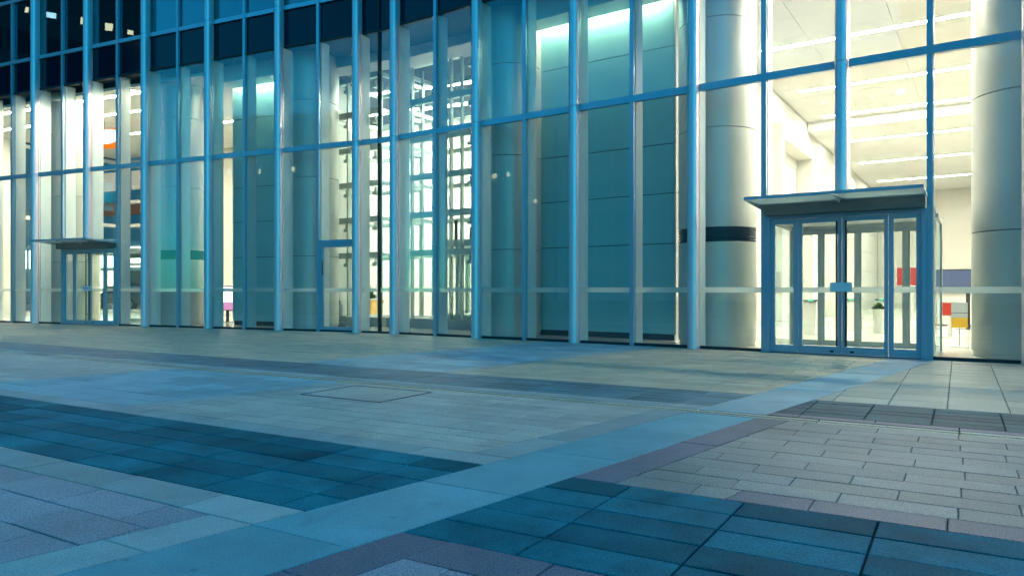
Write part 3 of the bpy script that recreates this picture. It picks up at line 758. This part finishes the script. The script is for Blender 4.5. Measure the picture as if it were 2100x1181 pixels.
# wooden planter with a leafy plant behind the shafts
def leafy(name, parent, c, r, h, n, seed, wg):
    rnd = random.Random(seed); mb = MB()
    for k in range(n):
        a = rnd.uniform(0, 6.283); el = rnd.uniform(0.15, 1.4); rr = r*rnd.uniform(0.4, 1.0)
        tip = Vector((c[0]+rr*math.cos(a)*math.cos(el), c[1]+rr*math.sin(a)*math.cos(el), c[2]+h*math.sin(el)*rnd.uniform(0.5, 1)))
        base = Vector(c)+(tip-Vector(c))*0.35
        sd_ = Vector((-math.sin(a), math.cos(a), 0))*r*0.13
        mid = base.lerp(tip, 0.55)+Vector((0, 0, 0.02))
        mb.add([base, mid+sd_, tip, mid-sd_, mid+Vector((0, 0, -0.012))], [(0, 1, 4), (1, 2, 4), (2, 3, 4), (3, 0, 4), (0, 3, 2, 1)])
    return tag(mb.build(name, 'leaf', parent, wg), kind='stuff')
pl = empty('planter', wp('L', -5.1, 6.9), 'tapered wooden planter with green plant, behind the left lift shaft', 'planter')
MB().add([(-5.35,6.65,0.013),(-4.85,6.65,0.013),(-4.85,7.15,0.013),(-5.35,7.15,0.013),(-5.5,6.5,0.75),(-4.7,6.5,0.75),(-4.7,7.3,0.75),(-5.5,7.3,0.75)],
         [(0,3,2,1),(4,5,6,7),(0,1,5,4),(1,2,6,5),(2,3,7,6),(3,0,4,7)]).build('box', 'wood', pl, 'L')
MB().box(-5.42, -4.78, 6.58, 7.22, 0.751, 0.76).build('soil', 'soil', pl, 'L')
leafy('leaves', pl, (-5.1, 6.9, 0.76), 0.5, 0.55, 150, 3, 'L')

# ------------------------------------------------------------------ right lobby furniture
def gate(x, y, label):
    g = empty('speed_gate', wp('R', x, y), label, 'turnstile', 'speed gates in the right lobby')
    h = 0.86
    pts = [(x-0.14, 0.013), (x+0.14, 0.013), (x+0.14, h), (x-0.14, h)]
    vs = []
    for yy, sl in ((y-0.75, 0.25), (y+0.75, -0.25)):
        for px, pz in pts: vs.append((px, yy+(sl if pz > 0.5 else 0), pz))
    MB().add(vs, [(0,1,2,3),(7,6,5,4),(0,4,5,1),(1,5,6,2),(2,6,7,3),(3,7,4,0)]).build('cabinet', 'cream_wall', g, 'R')
    MB().box(x-0.17, x+0.17, y-0.55, y+0.55, h+0.001, h+0.035).build('top', 'black_metal', g, 'R')
    for k in range(3):
        MB().box(x-0.05+0.05*k, x-0.02+0.05*k, y-0.556, y-0.551, h+0.008, h+0.028).build('indicator', 'led_green', g, 'R')
    MB().box(x+0.171, x+0.55, y-0.01, y+0.01, 0.25, 0.85).build('flap', 'glass_clear', g, 'R')
gate(9.65, 6.2, 'first speed gate from the glass doors in the right lobby')
gate(10.2, 8.9, 'second speed gate, further into the right lobby')
gate(10.95, 9.2, 'third speed gate, right of the second in the right lobby')
pp = empty('potted_plant', wp('R', 11.05, 7.2), 'round cream pot with green plant inside the right lobby', 'plant')
MB().lathe(11.05, 7.2, [(0.12, 0.013), (0.13, 0.3), (0.15, 0.62), (0.135, 0.64)], 24).build('pot', 'cream_wall', pp, 'R', True)
leafy('leaves', pp, (11.05, 7.2, 0.63), 0.28, 0.22, 90, 9, 'R')
ss = empty('sign_stand', wp('R', 12.95, 3.05), 'small grey and yellow floor sign on a thin pole, right of the large entrance', 'sign')
MB().lathe(12.95, 3.05, [(0.17, 0.013), (0.17, 0.03), (0.03, 0.04)], 24).build('base', 'steel', ss, 'R')
MB().tube((12.95, 3.05, 0.041), (12.95, 3.05, 0.40), 0.014).build('pole', 'steel', ss, 'R')
MB().box(12.81, 13.09, 3.03, 3.06, 0.40, 0.60).build('lower_panel', 'yellow_panel', ss, 'R')
MB().box(12.81, 13.09, 3.03, 3.06, 0.6005, 0.90).build('upper_panel', 'plate_grey', ss, 'R')
MB().box(13.0905, 13.105, 3.02, 3.07, 0.395, 0.905).box(12.81, 13.09, 3.024, 3.0295, 0.69, 0.70).build('edge_trim', 'black_metal', ss, 'R')
def screen(name, label, cat, wg, x0, x1, y, z0, z1, mat, legs=True, frame='black_metal'):
    o = empty(name, wp(wg, (x0+x1)/2, y), label, cat)
    MB().box(x0, x1, y, y+0.02, z0, z1).build('display', mat, o, wg)
    MB().box(x0-0.03, x1+0.03, y+0.021, y+0.09, z0-0.03, z1+0.03).build('casing', frame, o, wg)
    if legs:
        MB().box((x0+x1)/2-0.05, (x0+x1)/2+0.05, y+0.03, y+0.08, 0.03, z0-0.031).box((x0+x1)/2-0.3, (x0+x1)/2+0.3, y-0.1, y+0.2, 0.013, 0.029).build('stand', frame, o, wg)
    return o
screen('display_screen', 'red lit display board seen through the right-hand door panel', 'screen', 'R', 11.0, 11.8, 12.2, 1.30, 1.86, 'screen_red', True, 'white_paint')
screen('display_screen', 'blue lit display board between the vestibule and the right-hand column', 'screen', 'R', 12.3, 13.6, 10.6, 1.25, 1.72, 'screen_blue')
screen('display_screen', 'red slanted poster board low behind the yellow floor sign', 'screen', 'R', 12.48, 12.85, 6.4, 0.54, 0.84, 'screen_red', True, 'white_paint')
wbx = empty('reception_desk', wp('R', 12.6, 12.9), 'long white reception desk deep in the right lobby', 'desk')
MB().box(11.6, 13.8, 12.7, 13.4, 0.05, 1.05).build('front', 'white_paint', wbx, 'R')
MB().box(11.5, 13.9, 12.6, 13.5, 1.051, 1.10).build('worktop', 'wood', wbx, 'R')
MB().box(11.7, 13.7, 12.8, 13.3, 0.013, 0.0495).build('plinth', 'black_metal', wbx, 'R')

# ------------------------------------------------------------------ left lobby and what lies behind it
kio = screen('display_screen', 'pink and white lit kiosk display at the left edge of the dark panelled wall', 'screen', 'L', -8.75, -8.1, 3.0, 0.45, 1.26, 'screen_pink')
MB().box(-8.7, -8.15, 2.994, 2.999, 0.72, 1.24).build('bright_panel', 'screen_white', kio, 'L')
# glazed back and end of the left lobby
gb = empty('rear_glazing', wp('L', -15, 9.3), 'cream framed glazing at the back of the left lobby', 'glazing')
tag(MB().box(-16.8, -8.61, 9.2, 9.5, 0.013, 8.09).build('lobby_back_wall', 'cream_wall', None, 'L'), kind='structure')  # unseen stretch, made solid and pale to bounce light around the lobby
tag(MB().box(-S_ENDL-0.2, -S_ENDL, 0.1, 3.9, 0.013, 7.77).build('end_wall', 'cream_wall', None, 'L'), kind='structure')  # closed off pale instead of glazed, for more bounced light
for k in range(5, 9):
    x = -8.6-1.64*k
    MB().box(x-0.09, x+0.09, 9.2, 9.45, 0.013, 7.77).build('post', 'cream_wall', gb, 'L')
    if k < 8:
        for z in (0.1, 2.45, 4.4, 5.6, 7.6):
            MB().box(x-1.55, x-0.0905, 9.25, 9.4, z-0.08, z+0.08).build('rail', 'cream_wall', gb, 'L')
        for za, zb in ((0.18, 2.37), (2.53, 4.32), (4.48, 5.52), (5.68, 7.52)):
            MB().box(x-1.55, x-0.0905, 9.32, 9.335, za, zb).build('glass_pane', 'glass_clear', gb, 'L')
eg = empty('end_glazing', wp('L', -S_ENDL, 5), 'cream framed end glazing seen through the leftmost panes', 'glazing')
for k in range(2, 6):
    y = 0.5+1.75*k
    MB().box(-S_ENDL-0.2, -S_ENDL, y-0.09, y+0.09, 0.013, 7.77).build('post', 'cream_wall', eg, 'L')
    if k < 5:
        for z in (0.1, 4.4, 7.6):
            MB().box(-S_ENDL-0.16, -S_ENDL-0.04, y+0.0905, y+1.6595, z-0.08, z+0.08).build('rail', 'cream_wall', eg, 'L')
        for za, zb in ((0.18, 4.32), (4.48, 7.52)):
            MB().box(-S_ENDL-0.11, -S_ENDL-0.095, y+0.0905, y+1.6595, za, zb).build('glass_pane', 'glass_clear', eg, 'L')
tag(MB().box(-S_ENDL-0.3, -S_ENDL, 0.1, 9.6, 7.775, 13.1).build('end_wall', 'dark_room', None, 'L'), kind='structure')
# oval lit sign hanging in the left lobby
hs = empty('hanging_sign', wp('L', -14.75, 3.3, 6.4), 'hanging oval lit sign, white with an orange crescent, above the far entrance', 'sign')
def oval(mb, cx, cz, rx, rz, y0, y1, n=28):
    pts = [(cx+rx*math.cos(2*math.pi*k/n), cz+rz*math.sin(2*math.pi*k/n)) for k in range(n)]
    vs = [(x, y0, z) for x, z in pts]+[(x, y1, z) for x, z in pts]
    return mb.add(vs, [tuple(range(n)), tuple(range(2*n-1, n-1, -1))]+[(k, n+k, n+(k+1)%n, (k+1)%n) for k in range(n)])
SX, SY, SZ = -14.75, 3.3, 7.1
oval(MB(), SX, SZ, 0.85, 0.40, SY, SY+0.10).build('orange_oval', 'sign_orange', hs, 'L')
oval(MB(), SX-0.12, SZ+0.07, 0.62, 0.29, SY-0.012, SY-0.001).build('white_oval', 'sign_white', hs, 'L')
MB().tube((SX-0.4, SY+0.05, SZ+0.36), (SX-0.4, SY+0.05, 7.78), 0.01).tube((SX+0.4, SY+0.05, SZ+0.36), (SX+0.4, SY+0.05, 7.78), 0.01).build('hanger', 'black_metal', hs, 'L')
# street beyond
tag(MB().box(-90, -9, 11.5, 21.5, -0.02, 0.004).build('street', 'asphalt', None, 'L'), kind='structure')
sb = empty('shop_building', wp('L', -40, 24), 'shop building with a bright lit shopfront, seen through the far lobby', 'building')
MB().box(-85, -10, 24, 36, 0.0, 15).build('wall', 'shop_wall', sb, 'L')
for k in range(12):
    x = -83+6.1*k
    MB().box(x, x+5.6, 23.93, 23.998, 3.0, 4.6).build('lit_fascia', 'shop_light', sb, 'L')
    MB().box(x, x+5.6, 23.95, 23.998, 0.3, 2.7).build('shop_window', 'win_warm' if k % 3 == 0 else 'glass_dark', sb, 'L')
    MB().box(x+0.5, x+5.0, 23.95, 23.998, 9.2, 10.7).build('window', 'win_dim', sb, 'L')
    MB().box(x, x+5.6, 23.95, 23.998, 7.2, 8.2).build('orange_fascia', 'fascia_orange', sb, 'L')
    MB().box(x+0.5, x+5.0, 23.95, 23.998, 12.0, 13.5).build('window', 'spandrel', sb, 'L')
def car(x, y, mat, label):
    c = empty('parked_car', wp('L', x, y), label, 'car', 'cars parked behind the left lobby')
    prof = [(-2.1, 0.35), (-2.15, 0.62), (-1.95, 0.85), (-1.1, 0.95), (-0.55, 1.38), (0.75, 1.42), (1.45, 1.0), (2.05, 0.92), (2.15, 0.55), (2.1, 0.35)]
    n = len(prof); vs = [(x+px, y-0.85, pz) for px, pz in prof]+[(x+px, y+0.85, pz) for px, pz in prof]
    MB().add(vs, [tuple(range(n-1, -1, -1)), tuple(range(n, 2*n))]+[(k, (k+1)%n, n+(k+1)%n, n+k) for k in range(n)]).build('body', mat, c, 'L')
    w = [(-1.0, 0.97), (-0.52, 1.32), (0.70, 1.35), (1.25, 1.02)]
    for yy in (y-0.856, y+0.851):
        MB().add([(x+a, yy, b) for a, b in w]+[(x+a, yy+0.005, b) for a, b in w], [(0,1,2,3),(7,6,5,4),(0,4,5,1),(1,5,6,2),(2,6,7,3),(3,7,4,0)]).build('side_window', 'spandrel', c, 'L')
    for px in (-1.3, 1.35):
        for yy in (y-0.87, y+0.65):
            t = MB().tube((x+px, yy, 0.33), (x+px, yy+0.22, 0.33), 0.33, 20).build('wheel', 'rubber', c, 'L', True)
            MB().tube((x+px, yy-0.006, 0.33), (x+px, yy+0.226, 0.33), 0.2, 16).build('rim', 'column_metal', t, 'L', True)
    for yy in (y-0.6, y+0.6):
        MB().box(x+2.08, x+2.16, yy-0.18, yy+0.18, 0.66, 0.78).build('headlight', 'sign_white', c, 'L')
        MB().box(x-2.17, x-2.06, yy-0.18, yy+0.18, 0.68, 0.8).build('tail_light', 'screen_red', c, 'L')
car(-20.5, 13.6, 'car_white', 'white car parked behind the left lobby, right of the far doors')
car(-27.0, 13.6, 'car_grey', 'grey car parked behind the left lobby, seen through the leftmost panes')

# ------------------------------------------------------------------ dark neighbours mirrored in the glass
def tower(label, cx, cyy, w, d, h, rot, seed, lit, low=False):
    rnd = random.Random(seed)
    t = empty('office_tower', (cx, cyy, -0.02), label, 'building', 'dark neighbours mirrored in the glass')
    t.rotation_euler = (0, 0, rot)
    def bb(mb): # local build
        return mb
    def part(mb, name, mat):
        me = bpy.data.meshes.new(name); me.from_pydata([tuple(p) for p in mb.v], [], mb.f); me.materials.append(MATS[mat]); me.update()
        o = bpy.data.objects.new(name, me); C.objects.link(o); o.parent = t; return o
    part(MB().box(-w/2, w/2, -d/2, d/2, 0, h), 'wall', 'block_wall' if low else 'tower_wall')
    if not low: part(MB().box(-w/2+1, w/2-1, -d/2+1, d/2-1, h+0.001, h+2.5), 'plant_room', 'tower_wall')
    warm, cool, dark = MB(), MB(), MB()
    fl = 3.6; nf = int(h//fl)
    for s in range(4):
        ln = w if s % 2 == 0 else d; nwin = int(ln//2.2)
        for f in range(nf):
            run = rnd.random()
            for k in range(nwin):
                if rnd.random() < 0.25: run = rnd.random()
                x = -ln/2+1+k*2.2; z = 1.1+f*fl
                mb = dark if run > lit else (warm if rnd.random() < 0.7 else cool)
                hh = 1.9 if not (low and f == 0) else 2.2
                ww = 1.7
                if mb is not dark: ww = rnd.uniform(0.25, 0.7); hh = rnd.uniform(0.3, 0.7)
                if mb is not dark: x += rnd.uniform(0, 0.4)
                if s == 0: mb.box(x, x+ww, -d/2-0.04, -d/2-0.001, z, z+hh)
                elif s == 1: mb.box(w/2+0.001, w/2+0.04, x, x+ww, z, z+hh)
                elif s == 2: mb.box(x, x+ww, d/2+0.001, d/2+0.04, z, z+hh)
                else: mb.box(-w/2-0.04, -w/2-0.001, x, x+ww, z, z+hh)
    for mb, m in ((warm, 'win_warm'), (cool, 'win_cool'), (dark, 'block_win' if low else 'spandrel')):
        if mb.v: tag(part(mb, 'windows', m), kind='stuff')
    return t
tower('dark tower with few lit windows, mirrored in the upper left panes', -80, 27, 30, 42, 70, R(4), 11, 0.06)
tower('dark tower with scattered lit windows, mirrored in the panes at the right edge', -45, -72, 26, 16, 66, R(-40), 21, 0.07)
def row(label, t0, t1, seed):
    # added unseen blocks, one height, shaped to darken reflections in the lower panes
    m = K+WING['R'][0]*((t0+t1)/2)-WING['R'][1]*67.0
    tower(label, m.x, m.y, abs(t1-t0)-0.6, 14, 22.6, math.atan2(WING['R'][0].y, WING['R'][0].x), seed, 0.035, True)
row('unseen grey block added to shape the reflections, left end of the row across the plaza', -47.5, -30, 31)
row('unseen grey block added to shape the reflections, middle of the row across the plaza', -30, -6, 32)
row('unseen grey block added to shape the reflections, right end of the row across the plaza', -6, 24, 33)
